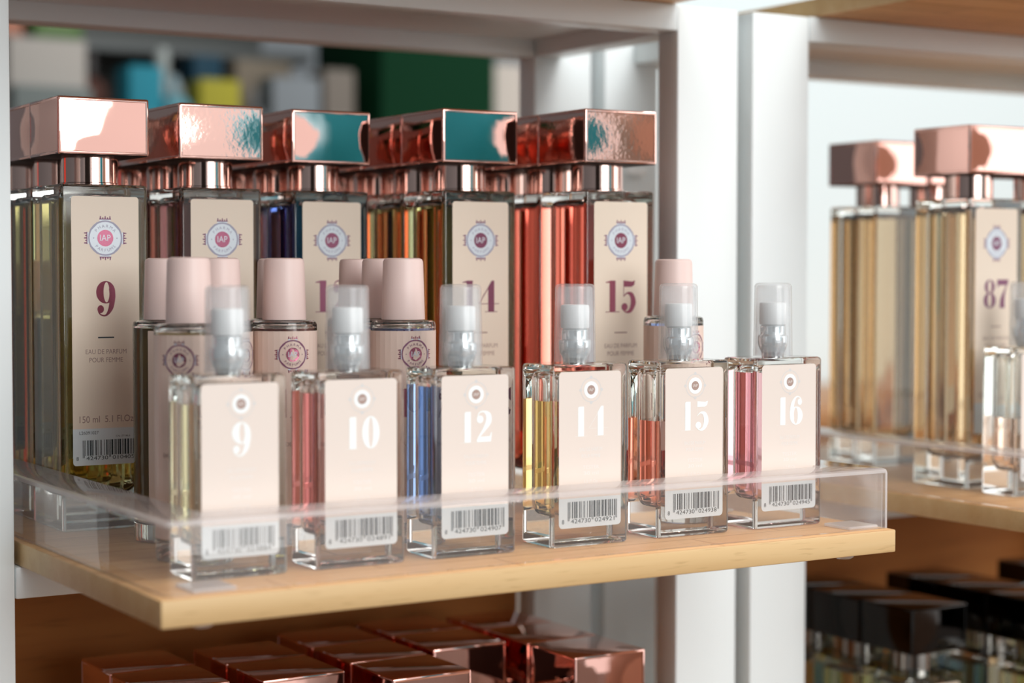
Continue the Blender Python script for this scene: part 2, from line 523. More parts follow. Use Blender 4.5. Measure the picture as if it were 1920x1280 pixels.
_dc = {}
class Flat:
    """collects flat print on one label; mapped on a plane facing -Y or round a cylinder"""
    def __init__(self, bend=None, y=0.0):
        self.bm = bmesh.new(); self.bend = bend; self.y = y; self.mats = []; self.lift = 0
    def mi(self, m):
        if m not in self.mats: self.mats.append(m)
        return self.mats.index(m)
    def put(self, V, F, m, layer):
        off = layer * 0.00003
        mi = self.mi(m); vs = []
        for x, z in V:
            if self.bend:
                R = self.bend + off; a = x / self.bend
                co = (R * math.sin(a), -R * math.cos(a), z)
            else:
                co = (x, self.y - off, z)
            vs.append(self.bm.verts.new(co))
        for f in F:
            try:
                fc = self.bm.faces.new([vs[i] for i in f]); fc.material_index = mi
                fc.normal_update()
                want = Vector((0, -1, 0)) if not self.bend else Vector((fc.calc_center_median().x, fc.calc_center_median().y, 0))
                if fc.normal.dot(want) < 0: fc.normal_flip()
            except ValueError:
                pass
    def paper(self, x0, x1, z0, z1, m, layer=0, r=0.0015, cut=1, low=True, high=True):
        n = 5
        def corner(cx, cz, a0):
            return [(cx + r * math.cos(math.radians(a0 + 90 * i / n)), cz + r * math.sin(math.radians(a0 + 90 * i / n))) for i in range(n + 1)]
        if self.bend:
            k = 24
            V = [(x0 + (x1 - x0) * i / k, z) for z in (z0, z1) for i in range(k + 1)]
            F = [(i, i + 1, k + 2 + i, k + 1 + i) for i in range(k)]
            self.put(V, F, m, layer); return
        V = []
        V += corner(x1 - r, z1 - r, 0) if high else [(x1, z1)]
        V += corner(x0 + r, z1 - r, 90) if high else [(x0, z1)]
        V += corner(x0 + r, z0 + r, 180) if low else [(x0, z0)]
        V += corner(x1 - r, z0 + r, 270) if low else [(x1, z0)]
        self.put(V, [tuple(range(len(V)))], m, layer)
    def rect(self, x0, x1, z0, z1, m, layer=1):
        self.put([(x0, z0), (x1, z0), (x1, z1), (x0, z1)], [(0, 1, 2, 3)], m, layer)
    def text(self, s, cx, z, h, m, layer=1, width=None, align='C'):
        V, F, wd = text_shape(s)
        sc = h / 0.7; sx = sc if width is None else width / wd
        x0 = cx - wd * sx / 2 if align == 'C' else cx
        self.put([(x0 + x * sx, z + y * sc) for x, y in V], F, m, layer)
    def number(self, s, cx, z, h, m, layer=2, hair=0.022, squeeze=1.0, gap=0.07):
        tot = 0; parts = []
        for ch in s:
            key = (ch, hair)
            if key not in _dc:
                ps, wd = digit(ch, hair)
                _dc[key] = ([fill_loops(p) for p in ps], wd)
            parts.append((tot, _dc[key])); tot += _dc[key][1] + gap
        tot -= gap
        for x, (fills, wd) in parts:
            for k, (V, F) in enumerate(fills):
                self.put([(cx + (x + vx - tot / 2) * h * squeeze, z + vz * h) for vx, vz in V], F, m, layer + 0.2 * k)
    def disc(self, cx, cz, r, m, layer, n=28, r2=None):
        if r2 is None:
            self.put([(cx + x, cz + y) for x, y in circle(r, n)], [tuple(range(n))], m, layer)
        else:
            V = [(cx + x, cz + y) for x, y in circle(r, n)] + [(cx + x, cz + y) for x, y in circle(r2, n)]
            self.put(V, [(i, (i + 1) % n, n + (i + 1) % n, n + i) for i in range(n)], m, layer)
    def arc_text(self, s, cx, cz, R, h, m, layer, top=True):
        n = len(s)
        for i, ch in enumerate(s):
            if ch == ' ': continue
            V, F, wd = text_shape(ch)
            sc = h / 0.7
            a = (i - (n - 1) / 2) * h * 1.25 / R
            ang = -a if top else a
            pts = []
            for x, y in V:
                px, py = (x - wd / 2) * sc, y * sc + (R if top else -R)
                pts.append((cx + px * math.cos(ang) - py * math.sin(ang), cz + px * math.sin(ang) + py * math.cos(ang)))
            self.put(pts, F, m, layer)
    def emblem(self, cx, cz, R, ring, rim, core, letter, orn):
        self.disc(cx, cz, R, ring, 1, 32)
        self.disc(cx, cz, R * 1.0, rim, 2, 32, R * 0.91)
        for k in range(4):                       # four bands that cross the rim
            a = k * PI / 2 + PI / 4
            self.put([(cx + R * 1.02 * math.cos(a + d) * q, cz + R * 1.02 * math.sin(a + d) * q) for d, q in ((-0.3, 0.9), (0.3, 0.9), (0.3, 1.0), (-0.3, 1.0))], [(0, 1, 2, 3)], rim, 2.4)
        self.disc(cx, cz, R * 0.47, core, 2, 24)
        self.text('IAP', cx, cz - R * 0.16, R * 0.36, letter, 3, R * 0.62)
        self.arc_text('PHARMA', cx, cz, R * 0.60, R * 0.17, rim, 3, True)
        self.arc_text('PARFUMS', cx, cz, R * 0.77, R * 0.17, rim, 3, False)
        for sx in (-1, 1): self.disc(cx + sx * R * 0.68, cz, R * 0.035, rim, 3, 8)
        for k in range(4):                       # little crowns at the four ends
            a = k * PI / 2
            ux, uy = math.cos(a), math.sin(a); tx, ty = -uy, ux
            self.put([(cx + ux * q * R + tx * s * R, cz + uy * q * R + ty * s * R) for q, s in ((0.97, -0.34), (1.07, -0.30), (1.07, 0.30), (0.97, 0.34))], [(0, 1, 2, 3)], ring, 1.3)
            for j in range(5):
                s0 = (j - 2) * 0.14
                t1 = 1.24 if j % 2 == 0 else 1.17
                self.put([(cx + ux * q * R + tx * s * R, cz + uy * q * R + ty * s * R) for q, s in ((1.06, s0 - 0.05), (t1, s0 - 0.025), (t1, s0 + 0.025), (1.06, s0 + 0.05))], [(0, 1, 2, 3)], orn, 1.6)
            self.put([(cx + ux * q * R + tx * s * R, cz + uy * q * R + ty * s * R) for q, s in ((1.04, -0.34), (1.09, -0.34), (1.09, 0.34), (1.04, 0.34))], [(0, 1, 2, 3)], orn, 1.9)
    def barcode(self, code, x0, x1, z0, z1, m, htext):
        Lc = ['0001101', '0011001', '0010011', '0111101', '0100011', '0110001', '0101111', '0111011', '0110111', '0001011']
        par = ['LLLLLL', 'LLGLGG', 'LLGGLG', 'LLGGGL', 'LGLLGG', 'LGGLLG', 'LGGGLL', 'LGLGLG', 'LGLGGL', 'LGGLGL'][int(code[0])]
        bits = '101'
        for d, p in zip(code[1:7], par):
            c = Lc[int(d)]
            bits += c if p == 'L' else ''.join('1' if b == '0' else '0' for b in c)[::-1]
        bits += '01010'
        for d in code[7:]:
            bits += ''.join('1' if b == '0' else '0' for b in Lc[int(d)])
        bits += '101'
        mw = (x1 - x0) / 95
        i = 0
        while i < 95:
            if bits[i] == '1':
                j = i
                while j < 95 and bits[j] == '1': j += 1
                guard = i < 3 or i > 91 or 45 <= i < 50
                self.rect(x0 + i * mw, x0 + j * mw, z0 - (htext * 0.55 if guard else 0), z1, m, 2)
                i = j
            else:
                i += 1
        self.text(code[0], x0 - mw * 9, z0 - htext * 1.15, htext, m, 2)
        self.text(code[1:7], x0 + mw * 25, z0 - htext * 1.15, htext, m, 2, width=mw * 38)
        self.text(code[7:], x0 + mw * 71, z0 - htext * 1.15, htext, m, 2, width=mw * 38)
    def build(self, name, parent):
        return mesh_obj(name, self.bm, self.mats, parent)


# ------------------------------------------------------------------ the shelving
UX = (0.3465, 0.4415)          # right end of the first board, left end of the second
YF, YR = 0.165, 0.304          # front and rear frame planes
LEV = (0.0, 0.2642, -0.264)    # board tops

def beam(name, parent, x0, x1, y0, y1, z0, z1):
    bm = bmesh.new()
    box(bm, x0, x1, y0, y1, z0, z1, 0, 0.0012, 2)
    return mesh_obj(name, bm, M['white_metal'], parent, 30)


def frame(label, xa0, xa1, xb0, xb1):
    fr = empty('metal_shelving_frame', (xa0, YF, -1.15), label, 'shelving frame')
    inv = Matrix.Translation((-xa0, -YF, 1.15))
    for x0, x1 in ((xa0, xa1), (xb0, xb1)):
        for y0 in (YF, YR):
            bm = bmesh.new(); box(bm, x0, x1, y0, y0 + 0.018, -1.15, 0.2535, 0, 0.0015, 2)
            bm.transform(inv); mesh_obj('post', bm, M['white_metal'], fr, 30)
    for zt in LEV:
        z1, z0 = zt - 0.0104, zt - 0.0104 - 0.0138
        for y0 in (YF, YR):
            bm = bmesh.new(); box(bm, xa1, xb0, y0, y0 + 0.018, z0, z1, 0, 0.001, 2)
            bm.transform(inv); mesh_obj('rail', bm, M['white_metal'], fr, 30)
        if zt > 0.1:
            bm = bmesh.new(); box(bm, xa1, xb0, YF + 0.018, YR, z1 - 0.0042, z1 - 0.0004, 0, 0.0004, 1)
            bm.transform(inv); pan = mesh_obj('shelf_pan', bm, M['white_metal'], fr, 30)
            bm = bmesh.new(); lathe(bm, [(0.0022, z1 - 0.0072), (0.0034, z1 - 0.0062), (0.0034, z1 - 0.0042)], 20)
            bm.transform(Matrix.Translation((xb0 - 0.046, 0.200, 0))); bm.transform(inv)
            mesh_obj('screw_head', bm, M['screw'], pan, 30)
        for x0 in (xa1 - 0.018, xb0):
            bm = bmesh.new(); box(bm, x0 if x0 == xb0 else x0, x0 + 0.018, YF + 0.018, YR, z0, z1, 0, 0.001, 2)
            bm.transform(inv); mesh_obj('side_rail', bm, M['white_metal'], fr, 30)
    return fr


frame('white metal shelving frame holding the shelf of numbers 9 to 16', -0.042, -0.002, 0.3472, 0.3872)
frame('white metal shelving frame carrying the shelf with bottle 87', 0.3968, 0.4360, 0.7900, 0.8300)


def board(x0, x1, zt, label, grp=None):
    t = empty('wooden_shelf', (x0, 0, zt), label, 'shelf')
    th = 0.0102
    bm = bmesh.new()
    box(bm, 0, x1 - x0, 0, 0.322, -th, 0, 0, 0.0007, 2)
    bm.normal_update()
    for f in bm.faces:
        if f.normal.z < 0.5 and f.normal.z > -0.5: f.material_index = 1
    mesh_obj('board', bm, [M['beech'], M['beech_edge']], t, 40)
    return t


b1 = board(0.0, UX[0], LEV[0], 'beech shelf board under bottles 9 to 16')
b2 = board(UX[1], 0.789, LEV[0], 'beech shelf board under bottle 87')
board(UX[1], 0.789, LEV[1], 'beech shelf board overhead at the upper right')
board(0.0, UX[0], LEV[1], 'beech shelf board overhead above the rose gold caps of 9 to 15')
board(0.0, UX[0], LEV[2], 'low beech shelf board under the lower rose gold caps')
board(UX[1], 0.789, LEV[2], 'low beech shelf board under the black capped bottles')


def guard(x0, x1, loc_x, label):
    """clear acrylic rail round the front of the shelf, its top edge folded inward"""
    g = empty('acrylic_guard', (loc_x, 0, 0), label, 'shelf guard')
    t, h, wl, y0, yb = 0.0022, 0.0272, 0.0215, 0.0036, 0.318
    R = 0.003
    prof = [(0, 0.0003), (0, h - 0.002), (0.0006, h - 0.0006), (0.002, h), (wl, h), (wl, h - t), (t + 0.0008, h - t), (t, h - t - 0.0008), (t, 0.0003)]
    def path(d):
        pts = [(x0 + d, yb)]
        def arc(cx, cy, a0):
            for i in range(7):
                a = math.radians(a0 + 90 * i / 6)
                rr = R - d
                if rr > 0.0002: pts.append((cx + rr * math.cos(a), cy + rr * math.sin(a)))
                else:
                    sx = 1 if cx < (x0 + x1) / 2 else -1
                    e2 = (i - 3) * 0.00002
                    pts.append(((x0 if sx > 0 else x1) + sx * d + e2, y0 + d - sx * e2 * 0))
        arc(x0 + R, y0 + R, 180)
        arc(x1 - R, y0 + R, 270)
        pts.append((x1 - d, yb))
        return pts
    bm = bmesh.new()
    loops = []
    for d, z in prof:
        loops.append([bm.verts.new((x, y, z)) for x, y in path(d)])
    n = len(loops)
    for k in range(n):
        a, b = loops[k], loops[(k + 1) % n]
        for i in range(len(a) - 1):
            f = bm.faces.new((a[i], a[i + 1], b[i + 1], b[i]))
            f.material_index = 1 if k in (1, 2, 4) or (k in (0, 7) and 8 <= i <= 13) else (2 if k in (3, 5) else 0)  # right corner takes the edge material as a painted vertical highlight
    for i in (0, -1):
        try:
            f = bm.faces.new([l[i] for l in loops]); f.material_index = 1
        except ValueError: pass
    bmesh.ops.recalc_face_normals(bm, faces=bm.faces)
    mesh_obj('bent_sheet', bm, [M['acrylic'], M['acrylic_edge'], M['acrylic_lip']], g, 35)
    for px in (x0 + 0.0205, x1 - 0.0125):
        bm = bmesh.new(); box(bm, px - 0.0085, px + 0.0085, y0 + t + 0.001, y0 + t + 0.0185, 0.0003, 0.0016, 0, 0.0004, 1)
        tab = mesh_obj('fixing_tab', bm, M['pad'], g, 30)
        bm = bmesh.new(); lathe(bm, [(0.0034, -0.0146), (0.0044, -0.0138), (0.0046, -0.0120), (0.0040, -0.0104)], 24)
        bm.transform(Matrix.Translation((px, 0.020, 0)))
        mesh_obj('fixing_screw', bm, M['pad'], tab, 40)
    return g


guard(0.0028, 0.3462, 0, 'clear acrylic guard rail round the testers numbered 9 to 16')
guard(0.0028, 0.3450, UX[1], 'clear acrylic guard rail in front of bottle 87')

for xa, xb, lb in ((-0.0018, 0.3470, 'brown wooden back panel behind the lower rose gold caps'), (0.4362, 0.7898, 'brown wooden back panel behind the black capped bottles')):
    bm = bmesh.new(); box(bm, 0, xb - xa, 0, 0.006, -0.262, -0.0262, 0, 0.0005, 1)
    tag(mesh_obj('back_panel', bm, M['panel_wood'], None, 30, (xa, 0.3230, 0)), lb, 'back panel')

# ------------------------------------------------------------------ bottle builders
def glass_and_liquid(t, hx, hy, H, bev, cav_hx, cav_hy, cav_r, z_floor, z_roof, level, liq, neck_r, neck_h):
    """thick square glass with a rounded well; liquid fills the well to `level`"""
    def well(z):                       # rounded bottom
        k = min(1.0, max(0.0, (z - z_floor) / 0.006))
        s = 0.62 + 0.38 * math.sqrt(max(0, 1 - (1 - k) ** 2))
        return rrect(cav_hx * s, cav_hy * s, cav_r * s, 5)
    zs = [z_floor, z_floor + 0.0006, z_floor + 0.0016, z_floor + 0.003, z_floor + 0.0045, z_floor + 0.0062]
    bm = bmesh.new()
    cr = 0.0016
    rings = [(0.0, rrect(hx - bev, hy - bev, cr, 5)), (bev * 0.3, rrect(hx - bev * 0.3, hy - bev * 0.3, cr, 5)), (bev, rrect(hx, hy, cr, 5)),
             (H - bev, rrect(hx, hy, cr, 5)), (H - bev * 0.3, rrect(hx - bev * 0.3, hy - bev * 0.3, cr, 5)), (H, rrect(hx - bev, hy - bev, cr, 5))]
    stack(bm, rings)
    # dry part of the well above the liquid
    dry = [(level, well(level)), (z_roof - 0.003, well(z_roof)), (z_roof - 0.001, rrect(cav_hx * 0.93, cav_hy * 0.93, cav_r, 5)), (z_roof, rrect(cav_hx * 0.75, cav_hy * 0.75, cav_r * 0.8, 5))]
    stack(bm, dry, cap0=False, cap1=True, flip=True)
    body = mesh_obj('glass_body', bm, M['glass'], t, 40)
    bm = bmesh.new()
    lay = bm.faces.layers.float.new('free_surface')
    wet = [(z, well(z)) for z in zs] + [(level, well(level))]
    fs, top, bot = stack(bm, wet)
    top[lay] = 1.0
    liquid = mesh_obj('liquid', bm, liq, t, 40)
    return body, liquid


CAPW, BODW = 0.042, 0.0404
def cap_mesh(mat, parent, z0=0.1668, h=0.0257):
    bm = bmesh.new()
    hw = CAPW / 2 - 0.0001
    b = 0.0009
    # shallow dished side panels inside a raised rim
    box(bm, -hw, hw, -hw, hw, 0, h, 0, b, 3)
    bm.faces.ensure_lookup_table()
    bm.normal_update()
    big = [f for f in bm.faces if f.calc_area() > 0.0008 and abs(f.normal.z) < 0.5]
    for f in big:
        nrm = f.normal.copy()
        bmesh.ops.inset_region(bm, faces=[f], thickness=0.0008, depth=0.0)
        bmesh.ops.inset_region(bm, faces=[f], thickness=0.0003, depth=-0.00012)
        cpt = f.calc_center_median().copy()
        ed = list(f.edges)
        sub = bmesh.ops.subdivide_edges(bm, edges=ed, cuts=9, use_grid_fill=True)
        tang = Vector((0, 0, 1)).cross(nrm)
        for v in bm.verts:
            d = v.co - cpt
            if abs(d.dot(nrm)) < 1e-6:
                u, q = d.dot(tang) / 0.0190, d.z / 0.0108
                if abs(u) < 1 and abs(q) < 1:
                    v.co += nrm * 0.00042 * (1 - u * u) * (1 - q * q)
    for f in bm.faces:
        if f.normal.z < -0.7: f.material_index = 1
    return mesh_obj('cap', bm, [mat, M['cap_inside']], parent, 25, (0, 0, z0))


def collar_mesh(mat, parent, z0=0.1538, z1=0.1672, r=0.0128):
    bm = bmesh.new()
    lathe(bm, [(r - 0.0006, z0 - 0.0006), (r + 0.0004, z0), (r + 0.0004, z0 + 0.0012), (r, z0 + 0.0015), (r, z1)], 56)
    return mesh_obj('collar', bm, mat, parent, 35)


def tall_bottle(num, liqkey, loc, label, group, code=None, capmat='rose_gold', colmat='rose_collar', lettering=True, level=0.1475):
    t = empty('tall_perfume_bottle', loc, label, 'perfume bottle', group)
    glass_and_liquid(t, BODW / 2, BODW / 2, 0.154, 0.0012, 0.0166, 0.0166, 0.0085, 0.0150, 0.1500, level, LIQ[liqkey], 0.01, 0)
    collar_mesh(M[colmat], t)
    cap_mesh(M[capmat], t)
    f = Flat(y=-BODW / 2 - 0.00012)
    x0, x1 = -0.0153, 0.0158
    cx = (x0 + x1) / 2
    f.paper(x0, x1, 0.0455, 0.1487, M['paper'], 0, low=False)
    g = Flat(y=-BODW / 2 - 0.00012)
    g.paper(x0, x1, 0.0292, 0.0455, M['barcode_ground'], 0, high=False)
    if lettering:
        f.emblem(cx, 0.1302, 0.0079, M['silver_foil'], M['grey_print'], M['plum_dark'] if num == '87' else M['plum_foil'], M['silver_foil'], M['plum_dark'])
        f.number(num, cx, 0.0958, 0.0152, M['plum_dark'] if num == '87' else M['plum_foil'], 1.5, squeeze=0.95)
        f.rect(cx - 0.0037, cx + 0.0037, 0.0857, 0.0863, M['ink'] if num == '9' else M['brown_ink'], 1)
        f.text('EAU DE PARFUM', cx, 0.0787, 0.0021, M['brown_ink'], 1, 0.0188)
        f.text('POUR FEMME' if num != '87' else 'POUR HOMME', cx, 0.0750, 0.0021, M['brown_ink'], 1, 0.0155)
        f.text('150 ml  5.1 Fl.Oz', cx, 0.0482, 0.0030, M['brown_ink'], 1, 0.0250)
        if code:
            g.text('L26091027', cx - 0.0082, 0.0430, 0.0014, M['ink'], 1, 0.0088)
            g.text('CN 177186.6', cx + 0.0075, 0.0414, 0.0008, M['ink'], 1, 0.0066)
            g.barcode(code, x0 + 0.0044, x1 - 0.0016, 0.0335, 0.0404, M['ink'], 0.0017)
    lb = f.build('label', t)
    g.build('barcode_panel', lb)
    return t


def blank_label_data():
    f = Flat(y=-BODW / 2 - 0.00012)
    f.paper(-0.0153, 0.0158, 0.0455, 0.1487, M['paper'], 0, low=False)
    o = f.build('label', None); d = o.data
    bpy.data.objects.remove(o)
    return d


BLANK = blank_label_data()
def P(x, y, z=0.0):               # bottle centre from its front left corner
    return (x + CAPW / 2, y + CAPW / 2, z)


TG = 'tall rose gold capped bottles on the main shelf'
cols = [
    ('9', '9', 0.0244, 0.1840, '8424730010405', 3, 'tall perfume bottle number 9 with greenish yellow liquid and barcode, front left', 'pale yellow'),
    ('10', '10', 0.0825, 0.1893, None, 3, 'tall perfume bottle with brownish pink liquid standing between tall bottles 9 and 12', 'brownish pink'),
    ('12', '12', 0.1405, 0.1927, None, 3, 'tall perfume bottle number 12 with dark blue liquid', 'dark blue'),
    ('14', '14', 0.1998, 0.1523, None, 4, 'tall perfume bottle number 14 with olive yellow liquid', 'olive yellow'),
    ('15', '15', 0.2576, 0.1177, None, 4, 'tall perfume bottle number 15 with copper red liquid, rightmost of the tall front row', 'copper red'),
]
ORD = ['second', 'third', 'fourth', 'fifth']
for num, lk, x, y, code, n, lab, word in cols:
    t0 = tall_bottle(num, lk, P(x, y), lab, TG, code, 'rose_gold_film' if num in ('10', '15') else 'rose_gold')
    for k in range(1, n):
        jx = [0, 0.0006, -0.0005, 0.0004][k]
        copy_tree(t0, P(x + jx, y + k * 0.0424), 'rose gold capped tall bottle, %s liquid, %s in the queue behind number %s' % (word, ORD[k - 1], num), TG,
                  swap={'label': BLANK})

# --- lower shelf of the first unit: only the rose gold caps come into view
LG = 'rose gold capped bottles on the low shelf'
low = [(0.2600, (0.1295, 0.172, 0.2145), 'rightmost queue'), (0.2110, (0.1820, 0.2244), 'second queue from the right'),
       (0.1625, (0.1335, 0.1764, 0.2190), 'middle queue'), (0.1105, (0.1620, 0.2045), 'second queue from the left'), (0.0560, (0.1700, 0.2125), 'leftmost queue')]
src = None
for x, ys, where in low:
    for k, y in enumerate(ys):
        lb = 'low shelf bottle with rose gold cap, %s from the front, %s' % (['first', 'second', 'third'][k], where)
        if src is None:
            src = tall_bottle('9', 'peach', P(x, y, LEV[2]), lb, LG, None, lettering=False)
        else:
            copy_tree(src, P(x, y, LEV[2]), lb, LG)

# --- second unit
RG = 'tall rose gold capped bottles on the right hand shelf'
t87 = tall_bottle('87', 'olive', P(0.4835, 0.0924), 'tall perfume bottle number 87 with rose gold cap on the right hand shelf', RG)
copy_tree(t87, P(0.5234, 0.2070), 'tall bottle with rose gold cap standing back left of bottle 87', RG, skip=('label',))
copy_tree(t87, P(0.5660, 0.2060), 'tall rose gold capped bottle half hidden behind bottle 87', RG, swap={'label': BLANK})
copy_tree(t87, P(0.5340, 0.0905), 'tall rose gold capped bottle cut by the right edge of the photo beside 87', RG, swap={'label': BLANK})
BG = 'black capped bottles on the low right hand shelf'
k0 = tall_bottle('9', 'lime', P(0.4887, 0.1370, LEV[2]), 'bottle with gunmetal cap, first in the nearest black capped queue, low right', BG, None, 'black_cap', 'dark_collar', False)
kb = tall_bottle('9', 'petrol', P(0.5680, 0.0750, LEV[2]), 'bottle with black cap and petrol blue liquid at the front of the second low queue', BG, None, 'black_cap', 'dark_collar', False)
for i, y in enumerate((0.1795, 0.2220)):
    copy_tree(k0, P(0.4882, y, LEV[2]), 'bottle with gunmetal cap, %s in the nearest black capped queue' % ['second', 'third'][i], BG)
for i, y in enumerate((0.1175, 0.1600, 0.2020)):
    copy_tree(k0 if i != 1 else kb, P(0.5682, y, LEV[2]), 'bottle with black cap, %s in the second low queue of black caps' % ['second', 'third', 'fourth'][i], BG)
copy_tree(k0, P(0.6640, 0.2010, LEV[2]), 'black capped bottle farthest back at the right edge of the low shelf', BG)
copy_tree(kb, P(0.6640, 0.1580, LEV[2]), 'black capped bottle near the right edge, before the farthest one on the low shelf', BG)

for x0, x1, y, z0, z1, col, lb in ((0.409, 0.4235, 0.2985, 0.1730, 0.1782, (0.95, 0.96, 0.95), 'small white tab standing in for a bright spot beside the cap of 15'),):
    t = empty('bright_spot_tab', ((x0 + x1) / 2, y, z0), lb, 'bright spot stand-in')  # white tab added in place of a bright spot of unknown source
    hw = (x1 - x0) / 2
    bm = bmesh.new(); box(bm, -hw, hw, 0, 0.0012, 0, z1 - z0, 0, 0.0005, 2); mesh_obj('card', bm, principled('white_card', col, 0.5), t, 30)
    bm = bmesh.new(); box(bm, -hw * 0.4, hw * 0.4, 0.0012, YR - y, 0.001, z1 - z0 - 0.001, 0, 0.0003, 1); mesh_obj('clip', bm, M['white_metal'], t, 30)

# --- round bottles with matte pink caps
RR, RCR = 0.0139, 0.0090
def round_bottle(liqkey, loc, label, group, rot):
    t = empty('round_perfume_bottle', loc, label, 'perfume bottle', group)
    bm = bmesh.new()
    lathe(bm, [(RR - 0.0016, 0), (RR - 0.0004, 0.0006), (RR, 0.0020), (RR, 0.0925), (RR - 0.0004, 0.0939), (RR - 0.0016, 0.0946)], 56)
    lathe(bm, [(0.0118, 0.0912), (0.0116, 0.0922), (0.0108, 0.0930), (0.0085, 0.0934)], 40, cap0=False, flip=True)
    mesh_obj('glass_body', bm, M['glass'], t, 40)
    bm = bmesh.new(); lay = bm.faces.layers.float.new('free_surface')
    fs, top, bot = lathe(bm, [(0.0070, 0.0075), (0.0095, 0.0080), (0.0110, 0.0092), (0.0118, 0.011), (0.0118, 0.0912)], 40)
    top[lay] = 1.0
    mesh_obj('liquid', bm, LIQ[liqkey], t, 40)
    bm = bmesh.new()
    lathe(bm, [(RCR + 0.0003, 0.0949), (RCR + 0.0003, 0.0958), (RCR - 0.0004, 0.1195), (RCR - 0.0009, 0.1206), (RCR - 0.0020, 0.1211)], 48)
    mesh_obj('cap', bm, M['pink_plastic'], t, 40)
    f = Flat(bend=RR + 0.0001)
    f.paper(-0.0325, 0.0325, 0.0094, 0.0903, M['round_paper'], 0)
    f.emblem(0, 0.0805, 0.0062, M['silver_foil'], M['plum_dark'], M['plum_foil'], M['silver_foil'], M['plum_foil'])
    f.number('9' if liqkey == '9' else ('10' if liqkey == '10' else '12'), 0, 0.054, 0.0120, M['plum_foil'], 1.5)
    f.text('EAU DE PARFUM', 0, 0.0420, 0.0017, M['brown_ink'], 1, 0.0150)
    f.build('label', t)
    t.rotation_euler = (0, 0, rot)
    return t


MG = 'round bottles with matte pink caps'
# each turned so its emblem faces where the photo shows it
vdir = math.radians(-YAW)
r9 = round_bottle('9', (0.0452, 0.0853, 0), 'round bottle with pink cap directly behind the tester number 9', MG, math.radians(-38))
copy_tree(r9, (0.0571, 0.1418, 0), 'round bottle with pink cap, leftmost, behind and left of its twin', MG, math.radians(80))
copy_tree(r9, (0.0694, 0.1120, 0), 'round bottle whose pink cap rises behind the clear overcap of tester 9', MG, math.radians(30))
r10 = round_bottle('10', (0.0984, 0.1105, 0), 'round bottle with pink cap between testers 9 and 10', MG, math.radians(-10))
copy_tree(r10, (0.1083, 0.1392, 0), 'round bottle with pink cap almost hidden behind its twin between testers 9 and 10', MG, math.radians(20))
r12 = round_bottle('12', (0.1435, 0.0874, 0), 'round bottle with pink cap between testers 10 and 12, front one of three', MG, math.radians(-6))
copy_tree(r12, (0.1480, 0.1158, 0), 'round bottle with pink cap, middle of the three before tall bottle 12', MG, math.radians(15))
copy_tree(r12, (0.1510, 0.1445, 0), 'round bottle with pink cap, rearmost and leftmost of the three before tall bottle 12', MG, math.radians(-15))
copy_tree(r12, (0.2847, 0.0839, 0), 'round bottle with pink cap at the right, behind testers 15 and 16', MG, math.radians(12))

